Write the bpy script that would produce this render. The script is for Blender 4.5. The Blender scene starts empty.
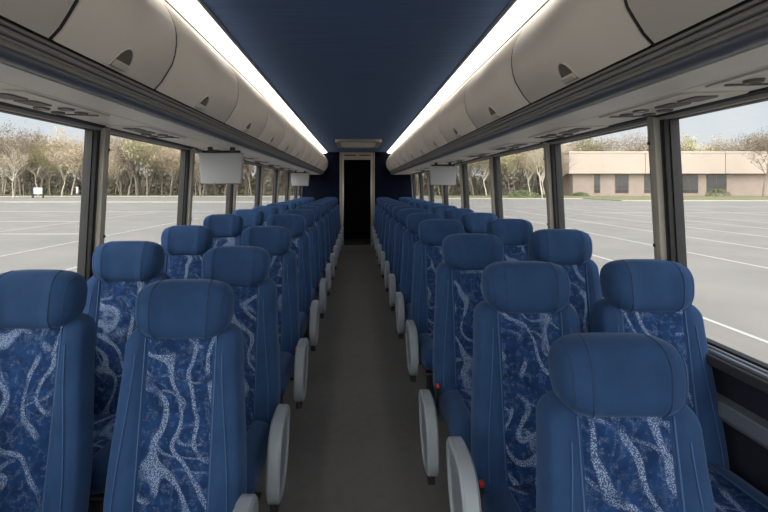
import bpy, bmesh, math, random
from mathutils import Vector, Matrix
PI = math.pi
S = bpy.context.scene
C = S.collection
random.seed(7)

# ------------------------------------------------------------------ camera, world, exposure
CZ = 1.68            # eye height over the bus floor
F = 450.0            # focal length in pixels of a 768 px frame
cam = bpy.data.cameras.new('camera')
camo = bpy.data.objects.new('camera', cam); C.objects.link(camo)
camo.location = (0, 0, CZ); camo.rotation_euler = (PI/2, 0, 0)
cam.sensor_width = 36; cam.lens = F/768*36
cam.shift_x = (384-357)/768; cam.shift_y = -(256-187)/768
cam.clip_start = .02; cam.clip_end = 2000
S.camera = camo
S.view_settings.view_transform = 'Standard'; S.view_settings.look = 'None'
S.view_settings.gamma = 1; S.view_settings.use_curve_mapping = False
S.view_settings.exposure = 0.5

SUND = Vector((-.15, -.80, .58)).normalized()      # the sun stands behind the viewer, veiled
w = bpy.data.worlds.new('sky'); S.world = w; w.use_nodes = True
nt = w.node_tree; nt.nodes.clear()
wo = nt.nodes.new('ShaderNodeOutputWorld'); bg = nt.nodes.new('ShaderNodeBackground')
tc = nt.nodes.new('ShaderNodeTexCoord'); sep = nt.nodes.new('ShaderNodeSeparateXYZ')
rp = nt.nodes.new('ShaderNodeValToRGB'); nz = nt.nodes.new('ShaderNodeTexNoise'); mx = nt.nodes.new('ShaderNodeMix')
mx.data_type = 'RGBA'
nt.links.new(tc.outputs['Generated'], sep.inputs[0]); nt.links.new(sep.outputs['Z'], rp.inputs[0])
rp.color_ramp.elements[0].position = .0; rp.color_ramp.elements[0].color = (.72, .74, .76, 1)
rp.color_ramp.elements[1].position = .5; rp.color_ramp.elements[1].color = (.50, .60, .76, 1)
e = rp.color_ramp.elements.new(.14); e.color = (.64, .70, .76, 1)
nz.inputs['Scale'].default_value = 3.2; nz.inputs['Detail'].default_value = 5
nt.links.new(tc.outputs['Generated'], nz.inputs['Vector'])
r2 = nt.nodes.new('ShaderNodeValToRGB'); r2.color_ramp.elements[0].position = .45; r2.color_ramp.elements[1].position = .7
nt.links.new(nz.outputs[0], r2.inputs[0]); nt.links.new(r2.outputs[0], mx.inputs[0])
nt.links.new(rp.outputs[0], mx.inputs[6]); mx.inputs[7].default_value = (.80, .80, .80, 1)
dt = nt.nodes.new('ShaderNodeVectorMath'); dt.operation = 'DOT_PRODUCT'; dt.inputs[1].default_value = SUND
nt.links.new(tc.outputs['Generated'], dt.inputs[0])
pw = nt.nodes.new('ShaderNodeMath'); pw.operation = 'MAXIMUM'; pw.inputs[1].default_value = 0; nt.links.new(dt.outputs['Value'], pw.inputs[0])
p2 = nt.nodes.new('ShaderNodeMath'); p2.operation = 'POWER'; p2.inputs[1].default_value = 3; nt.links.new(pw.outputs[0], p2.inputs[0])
gw = nt.nodes.new('ShaderNodeMix'); gw.data_type = 'RGBA'; gw.blend_type = 'ADD'; gw.clamp_factor = False; gw.inputs[7].default_value = (6.0, 5.8, 5.4, 1)   # glow added round the sun to brighten the cabin through the windscreen
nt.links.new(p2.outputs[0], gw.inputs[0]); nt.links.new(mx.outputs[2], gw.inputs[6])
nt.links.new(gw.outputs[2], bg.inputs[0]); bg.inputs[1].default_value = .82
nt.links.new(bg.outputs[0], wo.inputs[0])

sun = bpy.data.lights.new('sun', 'SUN'); sun.energy = .35; sun.angle = math.radians(25); sun.color = (1, .95, .88)
suno = bpy.data.objects.new('sun', sun); C.objects.link(suno)
suno.rotation_euler = SUND.to_track_quat('Z', 'Y').to_euler()

STRIP = 3.0        # strength of the ceiling strip lights

# ------------------------------------------------------------------ materials
def srgb(r, g, b):
    f = lambda c: (c/255/12.92) if c/255 <= .04045 else ((c/255+.055)/1.055)**2.4
    return (f(r), f(g), f(b), 1)
def mat(name, col, rough=.6, metal=0, noise=None, bump=0, bscale=60, sheen=0, spec=.5, coat=0):
    m = bpy.data.materials.new(name); m.use_nodes = True
    t = m.node_tree; b = t.nodes['Principled BSDF']
    b.inputs['Base Color'].default_value = col; b.inputs['Roughness'].default_value = rough
    b.inputs['Metallic'].default_value = metal; b.inputs['Specular IOR Level'].default_value = spec
    if sheen:
        b.inputs['Sheen Weight'].default_value = sheen; b.inputs['Sheen Roughness'].default_value = .4
        b.inputs['Sheen Tint'].default_value = (.45, .62, .95, 1)
    co = t.nodes.new('ShaderNodeTexCoord')
    if noise:
        sc, amt = noise
        n = t.nodes.new('ShaderNodeTexNoise'); n.inputs['Scale'].default_value = sc; n.inputs['Detail'].default_value = 5
        t.links.new(co.outputs['Object'], n.inputs['Vector'])
        mr = t.nodes.new('ShaderNodeMapRange'); mr.inputs[1].default_value = .3; mr.inputs[2].default_value = .7
        mr.inputs[3].default_value = 1-amt; mr.inputs[4].default_value = 1+amt
        t.links.new(n.outputs[0], mr.inputs[0])
        mm = t.nodes.new('ShaderNodeVectorMath'); mm.operation = 'SCALE'; mm.inputs[0].default_value = col[:3]
        t.links.new(mr.outputs[0], mm.inputs['Scale']); t.links.new(mm.outputs[0], b.inputs['Base Color'])
    if bump:
        n2 = t.nodes.new('ShaderNodeTexNoise'); n2.inputs['Scale'].default_value = bscale
        t.links.new(co.outputs['Object'], n2.inputs['Vector'])
        bp = t.nodes.new('ShaderNodeBump'); bp.inputs['Strength'].default_value = bump; bp.inputs['Distance'].default_value = .004
        t.links.new(n2.outputs[0], bp.inputs['Height']); t.links.new(bp.outputs[0], b.inputs['Normal'])
    return m
def emis(name, col, st):
    m = bpy.data.materials.new(name); m.use_nodes = True
    b = m.node_tree.nodes['Principled BSDF']; b.inputs['Base Color'].default_value = (.8, .8, .8, 1)
    b.inputs['Emission Color'].default_value = col; b.inputs['Emission Strength'].default_value = st
    return m

VELVET = mat('blue_velvet', srgb(38, 65, 102), .85, noise=(9, .13), bump=.25, bscale=500, sheen=.25, spec=.2)
SEAM = mat('seam_thread', srgb(56, 88, 132), .7)
SEAMD = mat('seam_dark', srgb(34, 56, 90), .8)
DARK = mat('black_metal', srgb(30, 30, 34), .5)
SHELL = mat('charcoal_plastic', srgb(38, 42, 52), .6)
ARM = mat('grey_plastic', srgb(132, 140, 148), .42, noise=(12, .05))
ARM2 = mat('grey_plastic_inset', srgb(118, 124, 131), .5)
RED = mat('red_plastic', srgb(205, 45, 35), .4)
BIN = mat('bin_plastic', srgb(236, 228, 216), .5, noise=(2, .03), bump=.05, bscale=300)
BEIGE = mat('beige_plastic', srgb(226, 219, 207), .5, noise=(3, .03))
PANEL = mat('soffit_plastic', srgb(238, 231, 220), .5, noise=(3, .04))
RIB = mat('dark_ribbed_trim', srgb(58, 56, 54), .4)
RIBL = mat('light_ribbed_trim', srgb(138, 135, 130), .35)
GRIP = mat('blue_grey_rail', srgb(92, 99, 110), .45)
RUBBER = mat('black_rubber', srgb(28, 29, 30), .55)
PILLAR = mat('pillar_trim', srgb(160, 155, 145), .5, noise=(4, .05))
METAL = mat('aluminium', srgb(170, 170, 170), .3, metal=.8)
NAVY = mat('navy_carpet', srgb(13, 19, 34), .95, noise=(30, .15), bump=.3, bscale=400, spec=.1)
WALLD = mat('dark_wall_trim', srgb(26, 32, 46), .8, noise=(20, .1))
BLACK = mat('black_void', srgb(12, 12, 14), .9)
GRILLE = mat('grille', srgb(104, 100, 95), .6)
MONI = mat('monitor_back', srgb(160, 161, 161), .5)
LENSRIM = mat('strip_trim', srgb(120, 128, 142), .4)
DOORFR = mat('door_frame', srgb(158, 152, 142), .4, noise=(3, .04))
LENS = emis('strip_lens', (1, .91, .80, 1), STRIP)
READ = mat('reading_light_lens', srgb(205, 205, 200), .2)

def fabric():
    m = bpy.data.materials.new('swirl_fabric'); m.use_nodes = True; t = m.node_tree; N = t.nodes; L = t.links
    b = N['Principled BSDF']; b.inputs['Roughness'].default_value = .85; b.inputs['Specular IOR Level'].default_value = .2
    co = N.new('ShaderNodeTexCoord'); oi = N.new('ShaderNodeObjectInfo')
    add = N.new('ShaderNodeVectorMath'); add.operation = 'ADD'
    sc = N.new('ShaderNodeVectorMath'); sc.operation = 'SCALE'; sc.inputs[0].default_value = (7, 3, 11)
    L.new(oi.outputs['Random'], sc.inputs['Scale']); L.new(co.outputs['Object'], add.inputs[0]); L.new(sc.outputs[0], add.inputs[1])
    def contour(scale, dist, wid, level, stretch):
        mp = N.new('ShaderNodeMapping'); mp.inputs['Scale'].default_value = stretch; L.new(add.outputs[0], mp.inputs[0])
        n = N.new('ShaderNodeTexNoise'); n.inputs['Scale'].default_value = scale; n.inputs['Detail'].default_value = 0
        n.inputs['Distortion'].default_value = dist; L.new(mp.outputs[0], n.inputs['Vector'])
        a = N.new('ShaderNodeMath'); a.operation = 'SUBTRACT'; a.inputs[1].default_value = level; L.new(n.outputs[0], a.inputs[0])
        c = N.new('ShaderNodeMath'); c.operation = 'ABSOLUTE'; L.new(a.outputs[0], c.inputs[0])
        r = N.new('ShaderNodeMapRange'); r.inputs[1].default_value = wid*.45; r.inputs[2].default_value = wid
        r.inputs[3].default_value = 1; r.inputs[4].default_value = 0; L.new(c.outputs[0], r.inputs[0]); return r.outputs[0]
    def noise(scale, lo, hi, src=None):
        n = N.new('ShaderNodeTexNoise'); n.inputs['Scale'].default_value = scale; n.inputs['Detail'].default_value = 2
        L.new(src or add.outputs[0], n.inputs['Vector'])
        r = N.new('ShaderNodeMapRange'); r.inputs[1].default_value = lo; r.inputs[2].default_value = hi; L.new(n.outputs[0], r.inputs[0]); return r.outputs[0]
    def mul(a, b_):
        k = N.new('ShaderNodeMath'); k.operation = 'MULTIPLY'; L.new(a, k.inputs[0])
        if isinstance(b_, float): k.inputs[1].default_value = b_
        else: L.new(b_, k.inputs[1])
        return k.outputs[0]
    def mxx(a, b_):
        k = N.new('ShaderNodeMath'); k.operation = 'MAXIMUM'; L.new(a, k.inputs[0]); L.new(b_, k.inputs[1]); return k.outputs[0]
    c1 = mul(contour(6.4, 1.5, .080, .5, (1.2, 1, .8)), noise(9, .34, .50))
    c2 = mul(contour(9.0, 2.2, .070, .42, (1.1, 1, .9)), noise(6, .44, .58))
    fine = mul(noise(46, .52, .66), .28)
    # long strands of even width: bands bent by a strong domain warp
    def strand(wscale, amp, freq, rot, lo, hi, off):
        mp = N.new('ShaderNodeMapping'); mp.inputs['Location'].default_value = off; L.new(add.outputs[0], mp.inputs[0])
        n = N.new('ShaderNodeTexNoise'); n.inputs['Scale'].default_value = wscale; n.inputs['Detail'].default_value = .4; L.new(mp.outputs[0], n.inputs['Vector'])
        sb = N.new('ShaderNodeVectorMath'); sb.operation = 'SUBTRACT'; sb.inputs[1].default_value = (.5, .5, .5); L.new(n.outputs['Color'], sb.inputs[0])
        sl = N.new('ShaderNodeVectorMath'); sl.operation = 'SCALE'; sl.inputs['Scale'].default_value = amp; L.new(sb.outputs[0], sl.inputs[0])
        ad = N.new('ShaderNodeVectorMath'); ad.operation = 'ADD'; L.new(mp.outputs[0], ad.inputs[0]); L.new(sl.outputs[0], ad.inputs[1])
        dt_ = N.new('ShaderNodeVectorMath'); dt_.operation = 'DOT_PRODUCT'; dt_.inputs[1].default_value = rot; L.new(ad.outputs[0], dt_.inputs[0])
        k = N.new('ShaderNodeMath'); k.operation = 'MULTIPLY'; k.inputs[1].default_value = freq*2*PI; L.new(dt_.outputs['Value'], k.inputs[0])
        sn = N.new('ShaderNodeMath'); sn.operation = 'SINE'; L.new(k.outputs[0], sn.inputs[0])
        r = N.new('ShaderNodeMapRange'); r.inputs[1].default_value = lo; r.inputs[2].default_value = hi; L.new(sn.outputs[0], r.inputs[0]); return r.outputs[0]
    s1 = mul(strand(5.0, .42, 8.5, (.93, .1, .36), .58, .84, (0, 0, 0)), noise(7, .34, .45))
    s2 = mul(strand(6.5, .36, 8.5, (.5, .1, .86), .78, .95, (4, 2, 1)), noise(9, .46, .56))
    swirl = mxx(mxx(s1, mul(s2, .7)), mxx(fine, mul(c2, .25)))
    vo = N.new('ShaderNodeTexVoronoi'); vo.inputs['Scale'].default_value = 250; L.new(add.outputs[0], vo.inputs['Vector'])
    sp = N.new('ShaderNodeMapRange'); sp.inputs[1].default_value = .25; sp.inputs[2].default_value = .55; sp.inputs[3].default_value = 1; sp.inputs[4].default_value = .12
    L.new(vo.outputs['Distance'], sp.inputs[0])
    fac = mul(mul(swirl, sp.outputs[0]), .80)
    m1 = N.new('ShaderNodeMix'); m1.data_type = 'RGBA'; m1.inputs[6].default_value = srgb(16, 42, 80); m1.inputs[7].default_value = srgb(25, 57, 102)
    L.new(noise(22, .35, .65), m1.inputs[0])
    m2 = N.new('ShaderNodeMix'); m2.data_type = 'RGBA'; L.new(m1.outputs[2], m2.inputs[6]); m2.inputs[7].default_value = srgb(170, 190, 220)
    L.new(fac, m2.inputs[0]); L.new(m2.outputs[2], b.inputs['Base Color'])
    return m
FABRIC = fabric()

def ceilmat():
    m = mat('ceiling_fabric', srgb(52, 72, 108), .95, spec=.1)
    t = m.node_tree; N = t.nodes; L = t.links; b = N['Principled BSDF']
    co = N.new('ShaderNodeTexCoord'); mp = N.new('ShaderNodeMapping'); mp.inputs['Scale'].default_value = (1.2, 26, 1)
    n = N.new('ShaderNodeTexNoise'); n.inputs['Scale'].default_value = 2.4; n.inputs['Detail'].default_value = 6
    L.new(co.outputs['Object'], mp.inputs[0]); L.new(mp.outputs[0], n.inputs['Vector'])
    mxn = N.new('ShaderNodeMix'); mxn.data_type = 'RGBA'; mxn.inputs[6].default_value = srgb(80, 103, 142); mxn.inputs[7].default_value = srgb(103, 128, 168)
    L.new(n.outputs[0], mxn.inputs[0]); L.new(mxn.outputs[2], b.inputs['Base Color'])
    return m
CEIL = ceilmat()
FLOORM = mat('aisle_vinyl', srgb(98, 96, 94), .42, noise=(14, .10), bump=.08, bscale=120)
ASPH = mat('asphalt', srgb(137, 133, 128), .9, noise=(.35, .09), spec=.2)
LINE = mat('road_paint', srgb(184, 182, 177), .8)
GRASS = mat('grass', srgb(126, 127, 98), .95, noise=(.4, .2), spec=.1)
KERB = mat('kerb_concrete', srgb(168, 163, 148), .9)

def glassmat():
    m = bpy.data.materials.new('window_glass'); m.use_nodes = True; t = m.node_tree; t.nodes.clear()
    o = t.nodes.new('ShaderNodeOutputMaterial'); mx_ = t.nodes.new('ShaderNodeMixShader'); tr = t.nodes.new('ShaderNodeBsdfTransparent')
    tr.inputs[0].default_value = (.95, .96, .96, 1); gl = t.nodes.new('ShaderNodeBsdfGlossy'); gl.inputs['Roughness'].default_value = .01
    lw = t.nodes.new('ShaderNodeLayerWeight'); lw.inputs[0].default_value = .5
    pw = t.nodes.new('ShaderNodeMath'); pw.operation = 'POWER'; pw.inputs[1].default_value = 5; t.links.new(lw.outputs['Facing'], pw.inputs[0])
    fr = t.nodes.new('ShaderNodeMath'); fr.operation = 'MULTIPLY_ADD'; fr.inputs[1].default_value = .5; fr.inputs[2].default_value = .015; t.links.new(pw.outputs[0], fr.inputs[0])
    t.links.new(fr.outputs[0], mx_.inputs[0]); t.links.new(tr.outputs[0], mx_.inputs[1]); t.links.new(gl.outputs[0], mx_.inputs[2])
    t.links.new(mx_.outputs[0], o.inputs[0]); return m
GLASS = glassmat()

# ------------------------------------------------------------------ mesh helpers
class MB:
    def __init__(s): s.v = []; s.f = []; s.m = []; s.cur = 0
    def add(s, vs, fs):
        o = len(s.v); s.v += [tuple(p) for p in vs]; s.f += [[i+o for i in f] for f in fs]; s.m += [s.cur]*len(fs)
    def box(s, x0, x1, y0, y1, z0, z1):
        s.add([(x, y, z) for z in (z0, z1) for y in (y0, y1) for x in (x0, x1)],
              [[0, 2, 3, 1], [4, 5, 7, 6], [0, 1, 5, 4], [2, 6, 7, 3], [0, 4, 6, 2], [1, 3, 7, 5]])
    def loft(s, rings, cap=True, closed=True):
        n = len(rings[0]); vs = [p for r in rings for p in r]; fs = []
        for i in range(len(rings)-1):
            for j in range(n if closed else n-1):
                k = (j+1) % n; fs.append([i*n+j, i*n+k, (i+1)*n+k, (i+1)*n+j])
        if cap and closed: fs.append(list(range(n))[::-1]); fs.append([(len(rings)-1)*n+j for j in range(n)])
        s.add(vs, fs)
    def tube(s, pts, r, n=8, cap=True):
        P = [Vector(p) for p in pts]; rings = []
        for i, p in enumerate(P):
            d = (P[min(i+1, len(P)-1)]-P[max(i-1, 0)]).normalized()
            a = d.cross(Vector((0, 0, 1)) if abs(d.z) < .9 else Vector((1, 0, 0))).normalized(); b = d.cross(a)
            rr = r[i] if isinstance(r, (list, tuple)) else r
            rings.append([p+a*(rr*math.cos(2*PI*k/n))+b*(rr*math.sin(2*PI*k/n)) for k in range(n)])
        s.loft(rings, cap)
    def prism(s, prof, y0, y1):            # closed (x,z) profile pushed along y
        s.loft([[(x, y0, z) for x, z in prof], [(x, y1, z) for x, z in prof]])
    def build(s, name, mats, parent=None, smooth=True, bevel=0, segs=2, sharp=40):
        me = bpy.data.meshes.new(name); me.from_pydata(s.v, [], s.f)
        if not isinstance(mats, (list, tuple)): mats = [mats]
        for m in mats: me.materials.append(m)
        for p, k in zip(me.polygons, s.m): p.material_index = k
        bm = bmesh.new(); bm.from_mesh(me); bmesh.ops.recalc_face_normals(bm, faces=bm.faces); bm.to_mesh(me); bm.free()
        me.update()
        o = bpy.data.objects.new(name, me); C.objects.link(o)
        if parent is not None: o.parent = parent
        if bevel:
            b = o.modifiers.new('bevel', 'BEVEL'); b.width = bevel; b.segments = segs; b.limit_method = 'ANGLE'; b.angle_limit = math.radians(35)
        if smooth:
            for p in me.polygons: p.use_smooth = True
            me.set_sharp_from_angle(angle=math.radians(sharp))
        return o
def empty(name, loc=(0, 0, 0)):
    o = bpy.data.objects.new(name, None); C.objects.link(o); o.location = loc; o.empty_display_size = .1; return o
def tag(o, label=None, cat=None, group=None, kind=None):
    if label: o['label'] = label
    if cat: o['category'] = cat
    if group: o['group'] = group
    if kind: o['kind'] = kind
    return o
def struct(o): o['kind'] = 'structure'; return o
kids = {}
def copy_tree(o, parent=None):
    c = o.copy(); C.objects.link(c); c.parent = parent
    for ch in list(o.children): copy_tree(ch, c)
    return c
def sgp(c, e): return math.copysign(abs(c)**e, c)
def sm(x, a, b): t = max(0, min(1, (x-a)/(b-a))); return t*t*(3-2*t)
ORD = ['first', 'second', 'third', 'fourth', 'fifth', 'sixth', 'seventh', 'eighth', 'ninth', 'tenth', 'eleventh', 'twelfth', 'thirteenth', 'fourteenth']

Y0, Y1 = -1.9, 13.0        # front and rear of the saloon
# ------------------------------------------------------------------ floor, ceiling, walls
def XW(z): return 1.60 - .055*((z-CZ)+.72)     # side wall leans in towards the top
b = MB(); b.box(-1.68, 1.68, Y0, 14.6, -.10, 0); struct(b.build('floor', FLOORM, smooth=False))
ZC = CZ+1.01
b = MB(); b.box(-.86, .86, Y0, 14.6, ZC, ZC+.06); struct(b.build('ceiling', CEIL, smooth=False))
ZW0, ZW1 = CZ-.72, CZ+.345
pilL = [-.25, 1.23, 2.73, 4.17, 5.68, 7.25, 8.75, 10.25, 11.75]
pilR = [-.55, .90, 2.32, 3.62, 5.12, 6.62, 8.12, 9.62, 11.12, 12.55]
tn = 0
def nm(kind):
    global tn; tn += 1; return '%s_%d' % (kind, tn)
for s, side in ((-1, 'left'), (1, 'right')):
    b = MB()
    xb = lambda z: s*XW(z)
    # lower wall
    b.prism([(xb(0), -.05), (xb(ZW0), ZW0-.01), (xb(ZW0)+s*.08, ZW0-.01), (xb(0)+s*.08, -.05)], Y0, Y1)
    # header over the windows up to the roof
    b.prism([(xb(ZW1), ZW1), (xb(ZW1)+s*.08, ZW1), (s*1.45, ZC+.05), (s*.86, ZC+.06), (s*.86, ZC+.03), (s*1.40, ZC)], Y0, Y1)
    struct(b.build('wall_'+side, WALLD, smooth=False))
    # sill rails
    b = MB(); z = ZW0
    b.box(s*1.53, xb(z)+s*.03, Y0, Y1, z-.055, z-.012)
    b.build('x', PILLAR) if False else None
    o = struct(b.build(nm('trim'), RIB, bevel=.006))
    b = MB(); b.tube([(xb(z)-s*.035, Y0, z-.008), (xb(z)-s*.035, Y1, z-.008)], .012, 8)
    b.tube([(xb(z)-s*.005, Y0, z-.004), (xb(z)-s*.005, Y1, z-.004)], .010, 8)
    struct(b.build(nm('trim'), METAL))
    # heater rail along the lower wall
    b = MB(); rz = CZ-.96
    b.prism([(xb(rz)+s*.01, rz-.05), (xb(rz)-s*.045, rz-.045), (xb(rz)-s*.06, rz-.02), (xb(rz)-s*.05, rz+.035), (xb(rz)+s*.01, rz+.045)], Y0, Y1)
    struct(b.build(nm('trim'), mat('rail_grey', srgb(104, 110, 120), .45), bevel=.006))
# pillars between the windows
def pillar(s, y):
    # trim half (far), rubber half (near)
    w_ = .20
    def ring(z, prof): return [(s*(XW(z)+dx), y+dy, z) for dx, dy in prof]
    b = MB()
    trim = [(.06, -.047), (-.010, -.047), (-.036, -.035), (-.044, -.012), (-.038, .014), (-.018, .032), (.06, .032)]
    zs = [ZW0-.02, ZW0+.3, CZ, ZW1+.02]
    b.loft([ring(z, trim) for z in zs])
    b.cur = 1
    b.loft([ring(z, [(.06, -.082), (.0, -.082), (-.012, -.076), (-.012, -.066), (.0, -.062), (-.002, -.058), (-.014, -.054), (-.014, -.048), (.06, -.048)]) for z in zs])
    b.cur = 2
    for z in (ZW1-.12, CZ-.30):
        b.tube([(s*(XW(z)-.036), y+.0, z), (s*(XW(z)-.047), y+.0, z)], .009, 8)
    struct(b.build(nm('trim'), [PILLAR, RUBBER, SHELL]))
for y in pilL: pillar(-1, y)
for y in pilR: pillar(1, y)
# glazed windows between the pillars
wn = 0
for s, pil in ((-1, pilL), (1, pilR)):
    edges = pil + [Y1+.05]
    for a, c in zip(edges[:-1], edges[1:]):
        wn += 1
        y0, y1 = a+.030, c-.080
        b = MB()
        def fr(ya, yb, za, zb):
            b.loft([[(s*(XW(z)+dx), yy, z) for dx, yy in ((.008, ya), (.045, ya), (.045, yb), (.008, yb))] for z in (za, zb)])
        g = .012
        fr(y0, y1, ZW0-.01, ZW0+g); fr(y0, y1, ZW1-g, ZW1+.01); fr(y0, y0+g, ZW0, ZW1); fr(y1-g, y1, ZW0, ZW1)
        root = struct(b.build('window_%d' % wn, RUBBER, smooth=False))
        b = MB()
        b.loft([[(s*(XW(z)+dx), yy, z) for dx, yy in ((.028, y0+.01), (.034, y0+.01), (.034, y1-.01), (.028, y1-.01))] for z in (ZW0+.01, ZW1-.01)])
        b.build('pane', GLASS, root, smooth=False)

# bulkhead with the doorway at the rear
dx0, dx1, dz1 = -.385, .40, CZ+.79
b = MB()
b.box(-1.66, -.50, Y1, Y1+.10, 0, ZC+.05); b.box(.51, 1.66, Y1, Y1+.10, 0, ZC+.05); b.box(-.50, .51, Y1, Y1+.10, CZ+1.0, ZC+.05)
struct(b.build('wall_rear', NAVY, smooth=False))
b = MB()
b.box(-.50, dx0, Y1-.03, Y1+.12, 0, CZ+1.0); b.box(dx1, .51, Y1-.03, Y1+.12, 0, CZ+1.0); b.box(dx0, dx1, Y1-.03, Y1+.12, dz1, CZ+1.0)
b.cur = 1
b.box(dx0+.02, -.03, Y1-.035, Y1-.028, CZ+.90, CZ+.93); b.box(.06, dx1-.02, Y1-.035, Y1-.028, CZ+.90, CZ+.93)
b.box(-.465, -.452, Y1-.034, Y1-.02, 0, CZ+.97); b.box(.462, .475, Y1-.034, Y1-.02, 0, CZ+.97)
b.cur = 2
b.tube([(dx0-.004, Y1-.04, .02), (dx0-.004, Y1-.04, dz1)], .012, 6); b.tube([(dx1+.004, Y1-.04, .02), (dx1+.004, Y1-.04, dz1)], .012, 6)
struct(b.build('door_1', [DOORFR, DARK, METAL], smooth=False))
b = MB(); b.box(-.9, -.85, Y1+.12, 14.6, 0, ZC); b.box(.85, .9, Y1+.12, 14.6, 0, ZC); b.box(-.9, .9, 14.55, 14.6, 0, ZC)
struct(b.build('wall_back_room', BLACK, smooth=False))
b = MB(); b.box(dx0, dx1, Y1-.02, Y1+.12, 0, .012); struct(b.build(nm('trim'), DARK, smooth=False))
# front end behind the camera: low wall and windscreen posts
b = MB(); b.box(-1.66, 1.66, Y0-.08, Y0, -.05, .95); b.box(-1.6, 1.6, Y0-.08, Y0, ZC-.25, ZC+.06)
b.box(-1.66, -1.50, Y0-.08, Y0, .95, ZC-.25); b.box(1.50, 1.66, Y0-.08, Y0, .95, ZC-.25)
struct(b.build('wall_front', WALLD, smooth=False))
b = MB(); b.box(-1.50, 1.50, Y0-.05, Y0-.044, .95, ZC-.25); struct(b.build('window_%d' % (wn+1), GLASS, smooth=False))

# ------------------------------------------------------------------ overhead bins
BP = [(.936, .451), (.905, .485), (.880, .525), (.855, .567), (.842, .61), (.835, .658), (.835, .705), (.842, .745), (.855, .78), (.877, .823), (.905, .865), (.935, .902), (.965, .935)]
def offs(P, d):
    out = []
    for i, p in enumerate(P):
        a = P[max(i-1, 0)]; c = P[min(i+1, len(P)-1)]
        tx, tz = c[0]-a[0], c[1]-a[1]; l = math.hypot(tx, tz)
        out.append((p[0]-tz/l*(-d)*-1, p[1]+tx/l*d*-1) if False else (p[0]+tz/l*d, p[1]-tx/l*d))
    return out
def arcpt(t):       # point and outward normal at arc distance t from the bottom of the bin door
    for a, c in zip(BP[:-1], BP[1:]):
        l = math.hypot(c[0]-a[0], c[1]-a[1])
        if t <= l or c is BP[-1]:
            k = t/l; return (a[0]+(c[0]-a[0])*k, a[1]+(c[1]-a[1])*k), (-(c[1]-a[1])/l, (c[0]-a[0])/l)
        t -= l
seamL = [-1.85, -.95, 0, 1.38, 2.09, 3.18, 4.22, 5.25, 6.28, 7.31, 8.34, 9.37, 10.4, 11.43, 12.2, 12.99]
seamR = [-1.85, -.95, .2, 1.43, 2.44, 3.50, 4.62, 5.70, 6.78, 7.86, 8.94, 10.02, 11.1, 12.1, 12.99]
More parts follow.
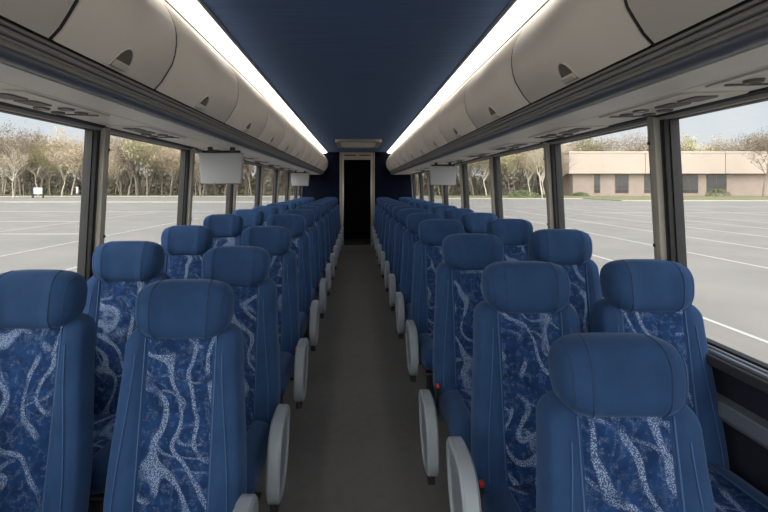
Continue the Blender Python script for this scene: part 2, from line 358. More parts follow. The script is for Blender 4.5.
for s, seams, side in ((-1, seamL, 'left'), (1, seamR, 'right')):
    inner = offs(BP, .030)
    b = MB()
    prof = [(s*x, CZ+z) for x, z in inner] + [(s*1.30, CZ+.97), (s*1.45, CZ+.60), (s*1.45, CZ+.40), (s*.97, CZ+.42)]
    b.prism(prof, Y0+.02, Y1-.002)
    struct(b.build(nm('trim'), mat('bin_carcass_'+side, srgb(58, 56, 54), .7), smooth=False))
    for i, (a, c) in enumerate(zip(seams[:-1], seams[1:])):
        if c < .5: continue
        root = empty('overhead_bin', (0, a, CZ))
        where = ('nearest the viewer', 'second from the front', 'third from the front')
        k = i-2
        tag(root, 'grey overhead luggage bin on the %s side, %s in the row%s' % (side, ORD[k], ', cut off' if k == 0 else ''), 'luggage bin', 'overhead luggage bins on the %s side' % side)
        L_ = c-a; g = .007
        b = MB()
        back = offs(BP, .026)
        ring = lambda y, d0, d1: [(s*x, y, z) for x, z in offs(BP, d0)] + [(s*x, y, z) for x, z in reversed(offs(BP, d1))]
        b.loft([ring(g, .008, .026), ring(g+.008, 0, .026), ring(L_-g-.008, 0, .026), ring(L_-g, .008, .026)])
        d = b.build('door', BIN, root, sharp=50)
        b = MB(); b.loft([ring(L_-g+.001, .003, .024), ring(L_+g*.6, .003, .024)])
        b.build('dark_gap_strip', SHELL, root)  # dark strip added so the shaded gap between doors reads as dark
        # latch: half-oval scoop at the door's lower edge
        yc = L_*.5; hw, hh, n = .062, .092, 16
        def P(u, t, off):
            (x, z), (nx, nz_) = arcpt(t); return (s*(x+nx*off), yc+u, z+nz_*off)
        b = MB(); m = 8
        for r_i in range(m):
            pass
        grid = []
        for j in range(7):
            fy = j/6
            row = []
            for i2 in range(n+1):
                u = -1+2*i2/n
                # half-ellipse fill: squeeze width with height
                ww = math.sqrt(max(0, 1-fy**2.2))
                row.append(P(u*hw*ww, .012+fy*hh, .0025))
            grid.append(row)
        b.loft(grid, cap=False, closed=False)
        la = b.build('latch', mat('latch_recess', srgb(112, 106, 98), .45) if 'LR' not in globals() else LR, d); LR = la.data.materials[0]
        la['label'] = 'darker half-oval finger recess'
        b = MB(); pts = [P(hw*math.cos(q*PI/18), .012+hh*max(0, math.sin(q*PI/18)), .004) for q in range(19)]
        b.tube(pts, .0045, 6); b.build('latch_rim', BIN, la)
        b = MB()
        for q in range(2):
            b.loft([[P(u, t_, o_) for t_, o_ in ((.016, .003), (.016, .014), (.040, .016), (.044, .003))] for u in (-.05, -.02, .02, .05)])
            break
        b.build('latch_handle', BEIGE, la, bevel=.002)
    # ribbed trim + grip rail under the doors
    root = empty('grab_rail', (0, 0, CZ))
    tag(root, 'long ribbed grab rail with blue-grey roll running under the %s luggage bins' % side, 'rail')
    b = MB()
    b.prism([(s*x, z) for x, z in [(.945, .446), (.955, .452), (1.05, .43), (1.05, .372), (.985, .372), (.975, .385)]], Y0+.05, Y1-.003)
    b.build('backing', RIB, root, smooth=False)
    b = MB()
    for t_, r_ in ((.10, .006), (.36, .010), (.60, .006), (.80, .010)):
        b.tube([(s*(.942+.035*t_), Y0+.05, .446-.066*t_), (s*(.942+.035*t_), Y1-.003, .446-.066*t_)], r_, 8)
    b.build('rib', RIBL, root)
    b = MB()
    prof = [(1.004+.036*math.cos(q*PI/8), .377+.020*math.sin(q*PI/8)) for q in range(16)]
    b.prism([(s*x, z) for x, z in prof], Y0+.05, Y1-.003)
    b.build('grip_roll', GRIP, root)
    # soffit panels and the dark seal over the windows
    b = MB()
    b.prism([(s*1.03, CZ+.357), (s*1.197, CZ+.356), (s*1.197, CZ+.375), (s*1.03, CZ+.375)], Y0+.02, Y1-.002)
    b.prism([(s*1.203, CZ+.356), (s*1.50, CZ+.365), (s*1.50, CZ+.385), (s*1.203, CZ+.375)], Y0+.02, Y1-.002)
    struct(b.build(nm('trim'), PANEL, smooth=False))
    b = MB(); b.box(min(s*1.03, s*1.5), max(s*1.03, s*1.5), Y0+.02, Y1-.002, CZ+.3755, CZ+.40); struct(b.build(nm('trim'), DARK, smooth=False))
    b = MB()
    b.prism([(s*1.495, CZ+.372), (s*1.50, CZ+.357), (s*1.525, CZ+.350), (s*1.56, CZ+.372)], Y0+.02, Y1-.002)
    b.cur = 1
    b.prism([(s*1.52, CZ+.352), (s*1.528, CZ+.338), (s*1.545, CZ+.335), (s*1.565, CZ+.352), (s*1.56, CZ+.372)], Y0+.02, Y1-.002)
    struct(b.build(nm('trim'), [SHELL, PILLAR], smooth=False))
    # ceiling strip light: rails, then one lens after another
    b = MB()
    b.prism([(s*.835, CZ+1.0), (s*.846, CZ+.990), (s*.856, CZ+.994), (s*.86, CZ+1.03), (s*.835, CZ+1.03)], Y0, Y1-.001)
    struct(b.build(nm('trim'), LENSRIM, smooth=False))
    b = MB()
    b.prism([(s*.992, CZ+.965), (s*.952, CZ+.928), (s*.958, CZ+.922), (s*1.05, CZ+.95), (s*1.05, CZ+1.0), (s*1.0, CZ+1.0)], Y0, Y1-.001)
    struct(b.build(nm('trim'), RIB, smooth=False))
    ys = [-1.8, -.7, .6, 1.85, 3.05, 4.25, 5.45, 6.65, 7.85, 9.05, 10.25, 11.45, 12.98]
    arc = [(.858, .998), (.875, .985), (.90, .975), (.93, .968), (.96, .966), (.984, .968)]
    k = 0
    for a, c in zip(ys[:-1], ys[1:]):
        b = MB()
        b.loft([[(s*x, y, z) for x, z in arc] + [(s*.984, y, .99), (s*.88, y, 1.02)] for y in (.004, c-a-.004)])
        o = b.build('strip_light', LENS); o.location = (0, a, CZ)
        if c > 1.8:
            tag(o, 'glowing warm white strip light panel over the %s bins, %s from the front' % (side, ORD[k]), 'ceiling light', 'strip light panels over the %s bins' % side); k += 1
        else:
            tag(o, 'strip light panel over the %s bins beside the viewer' % side, 'ceiling light', 'strip light panels beside the viewer on the %s' % side)

# ceiling hatch
def rrect(hx, hy, r, n=6):
    pts = []
    for cx, cy, a0 in ((hx-r, hy-r, 0), (-hx+r, hy-r, 90), (-hx+r, -hy+r, 180), (hx-r, -hy+r, 270)):
        for k in range(n+1):
            a = math.radians(a0+90*k/n); pts.append((cx+r*math.cos(a), cy+r*math.sin(a)))
    return pts
hr = empty('roof_hatch', (.03, 10.3, ZC)); tag(hr, 'beige rounded roof hatch in the navy ceiling before the doorway', 'roof hatch')
b = MB()
o_, i_ = rrect(.50, .82, .16), rrect(.40, .70, .12)
b.loft([[(x, y, 0) for x, y in o_], [(x*.99, y*.99, -.05) for x, y in o_], [(x, y, -.06) for x, y in i_], [(x, y, -.035) for x, y in i_]], cap=False)
b.build('hatch_frame', DOORFR, hr)
b = MB(); b.loft([[(x, y, -.036) for x, y in i_], [(x*.9, y*.92, -.048) for x, y in i_]]); b.build('hatch_cover', BIN, hr)

# ------------------------------------------------------------------ soffit service units
def service_unit():
    r = empty('service_unit')
    b = MB(); b.loft([[(x*1.0, y, 0) for x, y in rrect(.135, .30, .02, 2)], [(x*.97, y*.98, -.006) for x, y in rrect(.135, .30, .02, 2)]])
    b.build('base_plate', BEIGE, r)
    b = MB()
    for y in (-.20, -.06):
        b.loft([[(x, y+yy, -.006) for x, yy in rrect(.05, .06, .02, 3)], [(x*.95, y+yy*.95, -.011) for x, yy in rrect(.05, .06, .02, 3)]])
    b.build('speaker_grille', GRILLE, r)
    for x in (-.055, .055):
        b = MB(); n = 14
        b.loft([[(x+rr*math.cos(2*PI*k/n), .07+rr*math.sin(2*PI*k/n), z) for k in range(n)] for rr, z in ((.034, -.005), (.032, -.014), (.022, -.012), (.018, -.007))])
        o = b.build('reading_light', GRILLE, r)
        b = MB(); b.loft([[(x+.018*math.cos(2*PI*k/n), .07+.018*math.sin(2*PI*k/n), z) for k in range(n)] for z in (-.007, -.011)]); b.build('lens', READ, o)
        b = MB(); b.loft([[(x+rr*math.cos(2*PI*k/n), .18+rr*math.sin(2*PI*k/n), z) for k in range(n)] for rr, z in ((.030, -.005), (.026, -.016), (.014, -.016), (.010, -.008))])
        b.build('air_nozzle', GRILLE, r)
    b = MB(); b.box(-.10, .10, .235, .245, -.012, -.005); b.build('trim_strip', GRILLE, r)
    return r
unit = service_unit(); first = True
rowsL = [1.79, 2.55, 3.45, 4.40, 5.40, 6.40, 7.38, 8.33, 9.27, 10.2, 11.1, 12.0]
rowsR = [1.95, 2.82, 3.79, 4.74, 5.70, 6.65, 7.60, 8.55, 9.50, 10.4, 11.3, 12.2]
for s, ys, side in ((-1, [1.05, 1.95, 2.95, 4.5, 5.4, 6.3, 7.3, 8.4, 9.4], 'left'), (1, [1.30, 2.0, 2.95, 3.95, 5.0, 6.1, 7.3, 8.4, 9.5], 'right')):
    for i, y in enumerate(ys):
        u = unit if first else copy_tree(unit); first = False
        u.location = (s*1.36, y, CZ+.3598); u.rotation_euler = (0, -s*.03, 0)
        tag(u, 'passenger service unit with grilles in the soffit over the %s windows, %s from the front' % (side, ORD[i]), 'service unit', 'service units over the %s windows' % side)

# ------------------------------------------------------------------ fold-down monitors
def monitor():
    r = empty('monitor')
    b = MB(); b.loft([[(x, -.02, z) for x, z in ((-.20, -.045), (.20, -.045), (.185, -.325), (-.185, -.325))], [(x, .02, z) for x, z in ((-.20, -.045), (.20, -.045), (.185, -.325), (-.185, -.325))]])
    b.build('housing', MONI, r, bevel=.012)
    b = MB(); b.box(-.165, .165, .018, .026, -.305, -.07); b.build('screen', BLACK, r, bevel=.003)
    b = MB(); b.tube([(-.17, 0, -.035), (.17, 0, -.035)], .012, 8); b.box(-.12, -.08, -.015, .015, -.04, .01); b.box(.08, .12, -.015, .015, -.04, .01); b.build('hinge', DARK, r)
    return r
m0 = monitor()
for i, (x, y, lab) in enumerate(((-1.22, 4.05, 'grey fold-down monitor hanging from the left soffit, the nearer and larger one'),
                           (-1.25, 9.9, 'small grey fold-down monitor hanging far back on the left'),
                           (1.25, 6.55, 'grey fold-down monitor hanging from the right soffit'))):
    o = m0 if i == 0 else copy_tree(m0)
    o.location = (x, y, CZ+.352); tag(o, lab, 'monitor', 'fold-down monitors')

# ------------------------------------------------------------------ seats
RK = .17           # recline slope
ZB0, ZB1 = .44, 1.215
def bw(z): return .268 - .036*sm(z, .55, 1.2)
def fronty(x, z):
    th = .115
    return (z-.5)*RK - th/2 - .030*sm(abs(x), .125, .17)
def backrest_mb():
    b = MB(); rings = []; r = .07; levels = []
    for k in range(7):
        a = PI/2*k/6; levels.append((ZB0+.04*(1-math.sin(a)) , .04*(1-math.cos(a))))
    levels = [(ZB0+.04*(1-math.cos(a*PI/10)), .03*(1-math.sin(a*PI/10))) for a in range(6)]
    for k in range(1, 13): levels.append((ZB0+.04+(ZB1-r-ZB0-.04)*k/13, 0))
    for k in range(0, 8):
        a = PI/2*k/7*.93; levels.append((ZB1-r+r*math.sin(a), r*(1-math.cos(a))))
    n = 56
    for z, sh in levels:
        w_ = bw(z)-sh*.95; th = .115-sh*.9; ring = []
        for k in range(n):
            t = 2*PI*(k+.5)/n; x = w_*sgp(math.cos(t), .38); y = th/2*sgp(math.sin(t), .62)
            if math.sin(t) < 0: y -= .030*sm(abs(x), .125, .17)*min(1, abs(math.sin(t))*2.2)*(1-sh/r)
            ring.append((x, y+(z-.5)*RK, z))
        rings.append(ring)
    b.loft(rings)
    b.cur = 1
    for s in (-1, 1):
        b.tube([(s*(bw(z)-.050-.012*sm(z, .5, 1.1)), fronty(.2, z)+.0015, z) for z in [.5+.62*k/14 for k in range(15)]], .0022, 5)
        b.tube([(s*.142, fronty(.139, z)-.004, z) for z in [.5+.68*k/14 for k in range(15)]], .003, 5)
    return b
def grid_pad(xs, zs, fn, depth):
    """padded patch: outer faces from fn(x,z), closed behind"""
    b = MB(); nx, nz_ = len(xs), len(zs)
    fr = [fn(x, z) for z in zs for x in xs]
    bk = [(p[0], p[1]+depth[0], p[2]+depth[1]) for p in fr]
    fs = []; o = nx*nz_
    for j in range(nz_-1):
        for i in range(nx-1):
            a = j*nx+i; fs.append([a, a+1, a+nx+1, a+nx]); fs.append([o+a, o+a+nx, o+a+nx+1, o+a+1])
    for j in range(nz_-1):
        a = j*nx; fs.append([a, a+nx, o+a+nx, o+a]); a = j*nx+nx-1; fs.append([a, o+a, o+a+nx, a+nx])
    for i in range(nx-1):
        a = i; fs.append([a, o+a, o+a+1, a+1]); a = (nz_-1)*nx+i; fs.append([a, a+1, o+a+1, o+a])
    b.add(fr+bk, fs); return b
lin = lambda a, c, n: [a+(c-a)*i/(n-1) for i in range(n)]
HW, HH, HT = .190, .116, .150
HZ = 1.40-.116
def hsurf(x, ph):
    u = min(1, abs(x)/HW); k = (max(0, 1-u**3.6))**(1/3.0)
    cy = (HZ-.5)*RK - .032; hz = HH*(.25+.75*k) if u < 1 else HH*.25
    hz = HH*k**.8; ty = HT/2*k**.7
    yy = ty*sgp(math.sin(ph), .72); zz = hz*sgp(math.cos(ph), .72)
    if math.sin(ph) < 0: yy -= .022*sm(u, .35, .62)*k*abs(math.sin(ph))
    x2 = x*(1+.035*zz/HH)
    return (x2, cy+yy+zz*RK*.6, HZ+zz)
def headrest_mb():
    b = MB(); n = 36
    us = [-1+1e-4, -.992, -.97, -.93, -.87, -.78, -.68, -.6, -.52, -.42, -.3, -.15, 0, .15, .3, .42, .52, .6, .68, .78, .87, .93, .97, .992, 1-1e-4]
    b.loft([[hsurf(u*HW, 2*PI*k/n) for k in range(n)] for u in us])
    b.cur = 1
    for s in (-1, 1):
        pts = []
        for k in range(21):
            ph = -PI*k/20; x = s*(.098+.016*math.sin(PI*k/20))
            p = Vector(hsurf(x, ph)); c = Vector((x, (HZ-.5)*RK-.03, HZ)); pts.append(tuple(p+(p-c).normalized()*.0004))
        b.tube(pts, .0022, 5)
        pts = []
        for k in range(21):
            ph = -PI*k/20; x = s*.163; p = Vector(hsurf(x, ph)); pts.append(tuple(p))
        b.tube(pts, .0018, 5)
    return b
CT = .49
def cushion_mb():
    b = MB(); rings = []; n = 40
    for k in range(17):
        t = -1+2*k/16
        kk = (max(0, 1-abs(t)**7))**(1/4) if abs(t) < 1 else .0
        kk = max(kk, .35)
        yc = -.285+.255*t
        ring = []
        for q in range(n):
            a = 2*PI*q/n
            x = .243*(.90+.10*kk)*sgp(math.cos(a), .35); z = .082*kk*sgp(math.sin(a), .6)
            if math.sin(a) > 0: z += .016*sm(abs(x), .12, .17)*math.sin(a)
            ring.append((x, yc, CT-.085+z-.01*t))
        rings.append(ring)
    b.loft(rings)
    b.cur = 1
    for s in (-1, 1): b.tube([(s*.142, -.285+.24*t, CT+.004-.01*t) for t in lin(-.9, .95, 8)], .003, 5)
    return b
def paddle_mb(s):       # s: side of the seat that faces the aisle (+1 right, -1 left); built about x=0
    b = MB(); n = 40
    def ol(sc, x, grow=0):
        pts = []
        for k in range(n):
            a = 2*PI*k/n
            dy = (.150*sc+grow)*sgp(math.cos(a), .54); dz = (.172*sc+grow)*sgp(math.sin(a), .56)
            if math.sin(a) < 0: dy *= 1-.30*abs(math.sin(a))
            pts.append((x, -.33+dy+dz*.36, .455+dz))
        return pts
    t = .032
    b.loft([ol(.74, -s*t*.9), ol(.93, -s*t), ol(1, -s*t*.7), ol(1, s*t*.7), ol(.95, s*t), ol(.80, s*t), ol(.76, s*(t-.008))], cap=True)
    b.cur = 1
    b.loft([ol(.70, s*(t-.010)), ol(.70, s*(t-.004)), ol(.62, s*(t-.003)), ol(.60, s*(t-.007))])
    return b
def pad_mb(s):
    b = MB(); b.box(-.022, .016, -.44, -.30, .235, .33); return b
def make_seat(kind):
    r = empty('coach_seat')
    backrest_mb().build('backrest', [VELVET, SEAM], r, sharp=60) if 'backrest' not in M else None
    return r
M = {}
M['backrest'] = ('backrest', backrest_mb(), [VELVET, SEAM])
def puff(x, z):
    e = (1-abs(x/.139)**6)*(1-sm(z, 1.13, 1.19))
    return (x, (z-.5)*RK - .0575 - .002 - .009*e, z)
M['panel'] = ('backrest_panel', grid_pad(lin(-.139, .139, 13), lin(.47, 1.19, 16), puff, (.02, 0)), FABRIC)
M['headrest'] = ('headrest', headrest_mb(), [VELVET, SEAMD])
M['cushion'] = ('seat_cushion', cushion_mb(), [VELVET, SEAM])
def cpuff(x, y):
    t = (y+.285)/.255; kk = max((max(0, 1-abs(t)**7))**(1/4), .35)
    return (x, y, CT-.085+.082*kk-.01*t+.004+.006*(1-abs(x/.139)**6))
M['cpanel'] = ('cushion_panel', grid_pad(lin(-.139, .139, 13), lin(-.530, -.04, 20), cpuff, (0, -.02)), FABRIC)
b = MB(); b.loft([[(x*w_, y+(z-.5)*RK, z) for x, y in ((-1, .040), (-.9, .066), (.9, .066), (1, .040))] for z, w_ in ((.40, .235), (.6, .245), (1.0, .21), (1.16, .19))])
M['shell'] = ('back_shell', b, SHELL)
b = MB(); b.box(-.21, .21, -.50, -.02, .30, .335); b.tube([(-.225, -.50, .32), (.225, -.50, .32)], .016, 8); b.tube([(-.225, -.03, .32), (.225, -.03, .32)], .016, 8)
b.box(-.20, -.17, -.03, .07, .31, .50); b.box(.17, .20, -.03, .07, .31, .50)
M['frame'] = ('seat_frame', b, DARK)
def leg_mb(s):
    b = MB(); b.box(s*.15-.018, s*.15+.018, -.34, -.18, .02, .31); b.box(s*.15-.03, s*.15+.03, -.46, -.06, 0, .022); return b
b = MB(); b.tube([(0, -.08, .40), (0, -.11, .50), (0, -.115, .515)], .008, 6); b.box(-.010, .010, -.13, -.108, .515, .56)
BK = b
b = MB(); b.box(-.008, .008, -.134, -.112, .548, .568); RB = b
built = {}
def part(key, name, mb, mats, parent, **kw):
    if key in built:
        o = built[key].copy(); C.objects.link(o); o.parent = parent; return o
    o = mb.build(name, mats, parent, **kw); built[key] = o; return o
def make_seat(aside, aisle):      # aside: +1 when the aisle lies on the seat's +x side
    r = empty('coach_seat')
    for k in ('backrest', 'panel', 'headrest', 'cushion', 'cpanel', 'shell', 'frame'):
        n_, mb, mt = M[k]
        o = part(k, n_, mb, mt, r, sharp=60, bevel=(.004 if k in ('shell', 'frame') else 0))
    for s in (-1, 1):
        part('leg%d' % s, 'leg', leg_mb(s), DARK, r, bevel=.003)
    bkx = aside*(.262 if aisle else .25)
    k = part('bk', 'belt_buckle', BK, DARK, r, bevel=.003); k.location = (bkx, 0, -.035)
    q = part('rb', 'release_button', RB, RED, k, bevel=.002); q['label'] = 'red release button'
    if aisle:
        o = part('pad%d' % aside, 'armrest', paddle_mb(aside), [ARM, ARM2], r, sharp=35)
        o['label'] = 'grey plastic aisle armrest'
        o = part('brk%d' % aside, 'armrest_bracket', pad_mb(aside), DARK, r, bevel=.004)
    return r
protos = {('L', 1): make_seat(1, True), ('L', 0): make_seat(1, False), ('R', 1): make_seat(-1, True), ('R', 0): make_seat(-1, False)}
PADX = {'L': .325, 'R': -.305}
for (sd, ai), p in protos.items():
    for c in p.children:
        if c.name.startswith('armrest'): c.location.x = PADX[sd]*(1 if True else 0)
usedp = set()
def place(sd, ai, x, y, top, label, pz=0, cz=0):
    """top = headrest top relative to the eye"""
    p = protos[(sd, ai)]
    if (sd, ai) in usedp: o = copy_tree(p)
    else: o = p; usedp.add((sd, ai))
    dz = CZ+top-1.40
    y = y - (HZ-.5)*RK + .10
    o.location = (x, y, dz)
    for c in o.children:
        if c.name.startswith('leg'):
            k = (.31+dz)/.31; c.scale = (1, 1, k); c.location.z = -dz
        if c.name.startswith('armrest'):
            c.location.x = (-.382 if sd == 'L' else .392 if y < 3.4 else .420)-x; c.location.z = pz
        if c.name.startswith(('seat_cushion', 'cushion_panel')): c.location.z = cz
    tag(o, label, 'coach seat', 'coach seats %s of the aisle, %s' % ('left' if sd == 'L' else 'right', 'beside the aisle' if ai else 'beside the windows'))
    return o
topL = [-.385, -.345, -.305]; topR = [-.345, -.30]
for i, y in enumerate(rowsL):
    t = topL[i] if i < 3 else -.270
    xa = -.705 if i != 1 else -.70
    place('L', 1, xa, y, t, 'blue patterned aisle-side seat left of the aisle, %s in line from the front' % ORD[i], .09 if i == 0 else 0)
    place('L', 0, -1.325, y, [-.345, -.315, -.30][i] if i < 3 else -.270, 'blue patterned window-side seat on the left, %s in line from the front' % ORD[i])
place('R', 1, .79, 1.31, -.455, 'nearest blue patterned seat right of the aisle, cut off by the photo\'s lower edge')
for i, y in enumerate(rowsR):
    t = topR[i] if i < 2 else -.275
    place('R', 1, [.775, .74][i] if i < 2 else .72, y+(.06 if i == 0 else 0), t, 'blue patterned aisle-side seat right of the aisle, %s in line behind the nearest seat' % ORD[i], [.13, -.09][i] if i < 2 else 0)
    place('R', 0, 1.325, y+.05, -.335 if i == 0 else -.275, 'blue patterned window-side seat on the right, %s in line from the front' % ORD[i], 0, .09 if i == 0 else 0)
for p_ in [k for k in protos if k not in usedp]: bpy.data.objects.remove(protos[p_])

# ------------------------------------------------------------------ outside: parking lot, grass, kerbs
GZ = CZ-2.75
b = MB(); b.box(-400, 400, -60, 420, GZ-.3, GZ)
b.cur = 1
def ln(x0, x1, y0, y1): b.box(x0, x1, y0, y1, GZ, GZ+.012)
for x, y0, y1 in ((7.25, 2, 30), (9.5, 16, 40), (13.9, 4, 60), (18.2, 6, 60), (22.6, 10, 60), (27, 10, 60), (31.5, 12, 60), (40, 20, 64), (-9.6, 8, 40), (-14.1, 6, 40), (-22, 8, 50)):
    ln(x-.055, x+.055, y0, y1)
for y, x0, x1 in ((26.3, -60, -16), (36, -75, -20), (50, -80, -16), (48, 24, 90), (62, 16, 110)): ln(x0, x1, y-.05, y+.05)
struct(b.build('ground', [ASPH, LINE], smooth=False))
b = MB()
b.box(-300, -10, 80, 83, GZ, GZ+.10); b.cur = 1; b.box(-300, 300, 128, 400, GZ, GZ+.16); b.box(52, 300, 88, 128, GZ, GZ+.14)
b.box(20, 52, 104, 128, GZ, GZ+.14)
b.cur = 0; b.box(-300, 20, 127.5, 128, GZ, GZ+.18); b.box(51.6, 300, 87.6, 88, GZ, GZ+.2); b.box(20, 52, 103.5, 104, GZ, GZ+.2)
struct(b.build('ground_verge', [KERB, GRASS], smooth=False))

# ------------------------------------------------------------------ trees
def lf(name, c, a=.25):
    m = mat(name, c, .9, noise=(.6, a), spec=.1)
    return m
BARK = mat('bark', srgb(128, 119, 108), .9, noise=(3, .2)); BARKP = mat('pale_bark', srgb(196, 186, 170), .9, noise=(3, .12))
TAN = lf('tan_buds', srgb(176, 160, 137)); OLV = lf('olive_buds', srgb(176, 170, 132)); GRY = lf('grey_twigs', srgb(156, 143, 128))
SHR = lf('shrub_green', srgb(104, 112, 82)); UND = lf('undergrowth', srgb(162, 154, 138), .2)
def tree_mesh(seed, h, bark, leaf, nleaf, spread=.36, size=.22, trunkh=.22):
    R = random.Random(seed); b = MB(); tips = []
    def branch(p, d, l, r, lev):
        pts = [p]; q = p.copy(); dd = d.copy()
        for k in range(3):
            dd = (dd+Vector((R.uniform(-.16, .16), R.uniform(-.16, .16), R.uniform(-.02, .12)))).normalized(); q = q+dd*(l/3); pts.append(q.copy())
            if lev >= 2: tips.append(q.copy())
        b.tube(pts, [r, r*.85, r*.7, r*.5], 5 if lev < 2 else 3, cap=False)
        if lev < 4:
            for k in range(R.choice((3, 4)) if lev else 6):
                a = R.uniform(0, 2*PI); up = R.uniform(.5, 1.1)
                nd = (dd*up+Vector((math.cos(a), math.sin(a), R.uniform(.0, .5)))*spread*2).normalized()
                st = pts[-1] if R.random() < .5 else pts[R.choice((1, 2, 3))]
                if lev == 0: st = pts[-1]*R.uniform(.75, 1) if R.random() < .6 else pts[-1]
                branch(st, nd, l*R.uniform(.62, .85), r*.5, lev+1)
    branch(Vector((0, 0, 0)), Vector((0, 0, 1)), h*trunkh*1.25, h*.009+.03, 0)
    b.cur = 1
    for k in range(nleaf):
        p = R.choice(tips)+Vector((R.gauss(0, .5), R.gauss(0, .5), R.gauss(0, .45))); s_ = size*R.uniform(.5, 1.4)
        u = Vector((R.gauss(0, 1), R.gauss(0, 1), R.gauss(0, 1))).normalized(); v_ = u.orthogonal().normalized()
        b.add([p-u*s_*.5, p+v_*s_*.35, p+u*s_*.5, p-v_*s_*.35], [[0, 1, 2, 3]])
    sc = h/max(q[2] for q in b.v); b.v = [(x*sc, y*sc, z*sc) for x, y, z in b.v]
    # keep crown and trunk as two meshes
    out = []
    for mi, (n_, mt) in enumerate((('trunk', bark), ('crown', leaf))):
        c = MB(); idx = {}
        for f, m_ in zip(b.f, b.m):
            if m_ != mi: continue
            for i in f:
                if i not in idx: idx[i] = len(c.v); c.v.append(b.v[i])
            c.f.append([idx[i] for i in f]); c.m.append(0)
        out.append((n_, c, mt))
    return out
KINDS = [
 ('tan budding woodland tree', tree_mesh(1, 20, BARK, TAN, 4200, size=.30), 'bare tree'),
 ('olive green budding woodland tree', tree_mesh(2, 19, BARK, OLV, 4600, size=.32), 'bare tree'),
 ('grey-brown leafless woodland tree', tree_mesh(3, 21, BARK, GRY, 3400, size=.26), 'bare tree'),
 ('pale-barked slender woodland tree', tree_mesh(4, 21, BARKP, TAN, 2400, spread=.28, size=.26), 'bare tree'),
]
tproto = []
for lab, parts, cat in KINDS:
    r = empty('bare_tree')
    for n_, c, mt in parts: c.build(n_, mt, r, smooth=False)
    tproto.append([r, lab, False])
def tree(kind, x, y, sc, rz, label=None, group=None):
    r, lab, used = tproto[kind]
    o = r if not used else copy_tree(r); tproto[kind][2] = True
    o.location = (x, y, GZ+.1); o.rotation_euler = (0, 0, rz); o.scale = (sc, sc, sc)
    side = 'left' if x < 0 else 'right'
    tag(o, label or lab+' beyond the car park, seen through the %s windows' % side, 'tree', group or lab+'s beyond the car park on the '+side)
    return o
R = random.Random(11)
for rank, (yy, st) in enumerate(((134, 5.2), (142, 4.6), (152, 5.0), (166, 5.5))):
    x = -118-rank*8
    while x < -6:
        tree(R.choice((0, 0, 1, 2, 2, 3)), x+R.uniform(-1.5, 1.5), yy+R.uniform(-3, 3), R.uniform(.78, 1.08)*(1+.03*rank), R.uniform(0, 6))
        x += st*R.uniform(.7, 1.3)
for rank, (yy, st) in enumerate(((132, 5.0), (141, 4.6), (152, 5.0))):
    x = 14
    while x < 58+rank*3:
        tree(R.choice((0, 1, 1, 2, 3)), x+R.uniform(-1.5, 1.5), yy+R.uniform(-3, 3), R.uniform(.72, 1.0)*(1+.03*rank), R.uniform(0, 6))
        x += st*R.uniform(.7, 1.3)
x = 57
while x < 170:
    tree(R.choice((0, 1, 2, 2)), x, 172+R.uniform(-3, 4), R.uniform(1.0, 1.28), R.uniform(0, 6), 'budding tree rising behind the tan roof of the low building', 'trees behind the low building')
    x += 4.2*R.uniform(.7, 1.3)
tree(3, -84, 110, .66, 1.0, 'slender pale-trunked tree standing alone at the left end of the car park', 'solitary trees by the car park')
tree(2, -43.5, 125, .72, 2.0, 'small dark bare tree on the grass seen in the second left window', 'solitary trees by the car park')
tree(2, 54.0, 118, .72, .5, 'bare tree in front of the left end of the low building', 'solitary trees by the car park')
tree(2, 106.5, 118, .92, 3.2, 'spreading bare tree in front of the right end of the low building', 'solitary trees by the car park')
tree(3, 44.5, 108, .78, 4, 'pale tree on the verge left of the low building', 'solitary trees by the car park')
# undergrowth: nobody could count it
def bank(x0, x1, y, h, name, label):
    b = MB(); R2 = random.Random(int(x0)); x = x0
    while x < x1:
        for k in range(130):
            p = Vector((x+R2.uniform(-2, 2), y+R2.uniform(-2, 2), GZ+.2+abs(R2.gauss(0, h*.5)))); s_ = R2.uniform(.4, 1.1)
            u = Vector((R2.gauss(0, 1), R2.gauss(0, 1), R2.gauss(0, 1))).normalized(); v_ = u.orthogonal().normalized()
            b.add([p-u*s_, p+v_*s_*.7, p+u*s_, p-v_*s_*.7], [[0, 1, 2, 3]])
        x += 1.0
    tag(b.build(name, UND, smooth=False), label, 'undergrowth', kind='stuff')
bank(-170, -4, 172, 7.5, 'undergrowth', 'dull green-brown brush under the trees on the left')
bank(16, 74, 160, 6.5, 'undergrowth', 'dull green brush under the trees on the right')
# shrubs
def shrub(x, y, wx, h, label):
    b = MB(); R2 = random.Random(int(x*7)); n = 900
    for k in range(n):
        a = R2.uniform(0, 2*PI); e_ = R2.uniform(0, PI/2); r_ = R2.uniform(.75, 1.05)
        p = Vector((wx*r_*math.cos(a)*math.cos(e_), wx*.5*r_*math.sin(a)*math.cos(e_), h*r_*math.sin(e_)+.05)); s_ = R2.uniform(.12, .26)
        u = Vector((R2.gauss(0, 1), R2.gauss(0, 1), R2.gauss(0, 1))).normalized(); v_ = u.orthogonal().normalized()
        b.add([p-u*s_, p+v_*s_*.7, p+u*s_, p-v_*s_*.7], [[0, 1, 2, 3]])
    o = b.build('shrub', SHR, smooth=False); o.location = (x, y, GZ+.1); tag(o, label, 'shrub', 'shrubs on the verges')
shrub(39.5, 107, 4.2, 1.7, 'long low green shrub on the verge beside the pale tree')
shrub(47.0, 108, 2.6, 1.5, 'green shrub on the verge close to the low building')
shrub(101, 126, 3.4, 1.9, 'dark green shrub at the right end of the low building')
shrub(65, 131, 2.6, 1.0, 'low green shrub under the first window of the low building')

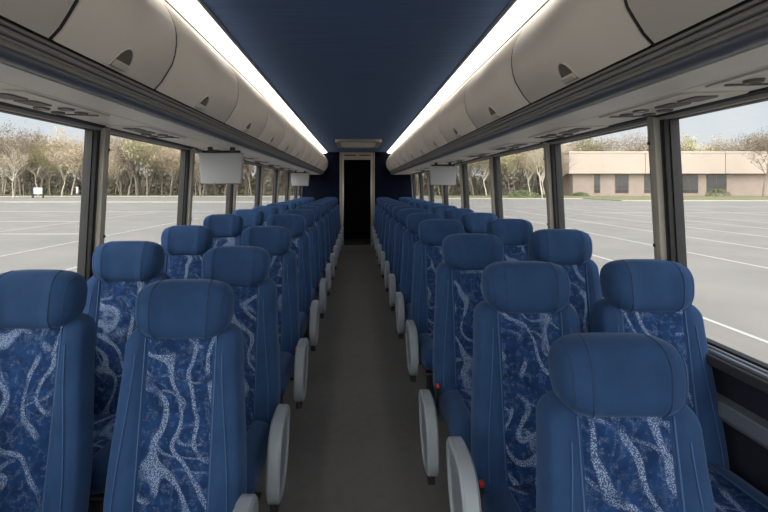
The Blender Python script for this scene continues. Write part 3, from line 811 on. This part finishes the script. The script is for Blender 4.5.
# ------------------------------------------------------------------ low building
BY = 134.0; px = lambda p: (p-357)*BY/F; pz = lambda q: CZ-(q-187)*BY/F
br = empty('low_building', (px(680), BY, GZ)); tag(br, 'long single-storey brick building with tan fascia across the car park', 'building')
ox, oy, oz = br.location
def bb(b_, x0, x1, y0, y1, z0, z1): b_.box(x0-ox, x1-ox, y0-oy, y1-oy, z0-oz, z1-oz)
BRICK = mat('pink_brick', srgb(150, 135, 126), .9, noise=(.5, .06)); FASC = mat('tan_fascia', srgb(176, 161, 150), .8, noise=(.3, .03)); CAP = mat('fascia_cap', srgb(190, 182, 170), .7)
WIN = mat('dark_window', srgb(62, 62, 62), .15); WF = mat('window_frame_brown', srgb(92, 78, 66), .6)
b = MB(); bb(b, px(573), px(860), BY, BY+22, GZ, pz(172)); b.build('wall', BRICK, br, smooth=False)
b = MB(); bb(b, px(566), px(866), BY-2.0, BY+24, pz(173.7), pz(153.2)); b.build('fascia', FASC, br, smooth=False)
b = MB(); bb(b, px(565.5), px(867), BY-2.2, BY+24.2, pz(153.2), pz(152)); b.build('roof_edge', CAP, br, smooth=False)
b = MB()
for x in (641, 720, 800): bb(b, px(x)-.06, px(x)+.06, BY-2.06, BY-1.98, pz(173.7), pz(153.2))
b.build('fascia_joint', WF, br, smooth=False)
for a, c in ((594, 600), (615, 628.5), (644, 656), (682, 698), (706.5, 726.5), (790, 804), (820, 832)):
    b = MB(); bb(b, px(a), px(c), BY-.12, BY+.05, pz(193), pz(174.5)); f = b.build('window', WF, br, smooth=False)
    n = 1 if c-a < 8 else 2
    for k in range(n):
        x0 = a+.6+(c-a-.6)*k/n; x1 = a+(c-a-.6)*(k+1)/n
        b = MB(); bb(b, px(x0), px(x1), BY-.16, BY-.10, pz(188.6), pz(175.3)); b.build('pane', WIN, f, smooth=False)
        b = MB(); bb(b, px(x0), px(x1), BY-.16, BY-.10, pz(192.6), pz(189.2)); b.build('pane', WIN, f, smooth=False)
# notice boards and posts at the far left
WHT = mat('sign_white', srgb(190, 192, 192), .7)
r = empty('notice_board', (-79.4, 112, GZ)); tag(r, 'small white board on two dark posts beyond the car park on the far left', 'sign')
b = MB(); b.box(-1.1, 1.1, -.05, .05, 1.0, 2.6); b.build('board', WHT, r)
for x in (-1.3, 1.3): b = MB(); b.box(x-.15, x+.15, -.1, .1, 0, 3.2); b.build('post', DARK, r)
r = empty('road_sign', (-74.0, 119, GZ)); r.scale = (.7, .7, .7); tag(r, 'narrow pale sign on a post just left of the first left pillar', 'sign')
b = MB(); b.box(-.4, .4, -.04, .04, 1.6, 4.0); b.build('sign_plate', WHT, r)
b = MB(); b.tube([(0, 0, 0), (0, 0, 4.0)], .07, 6); b.build('post', METAL, r)
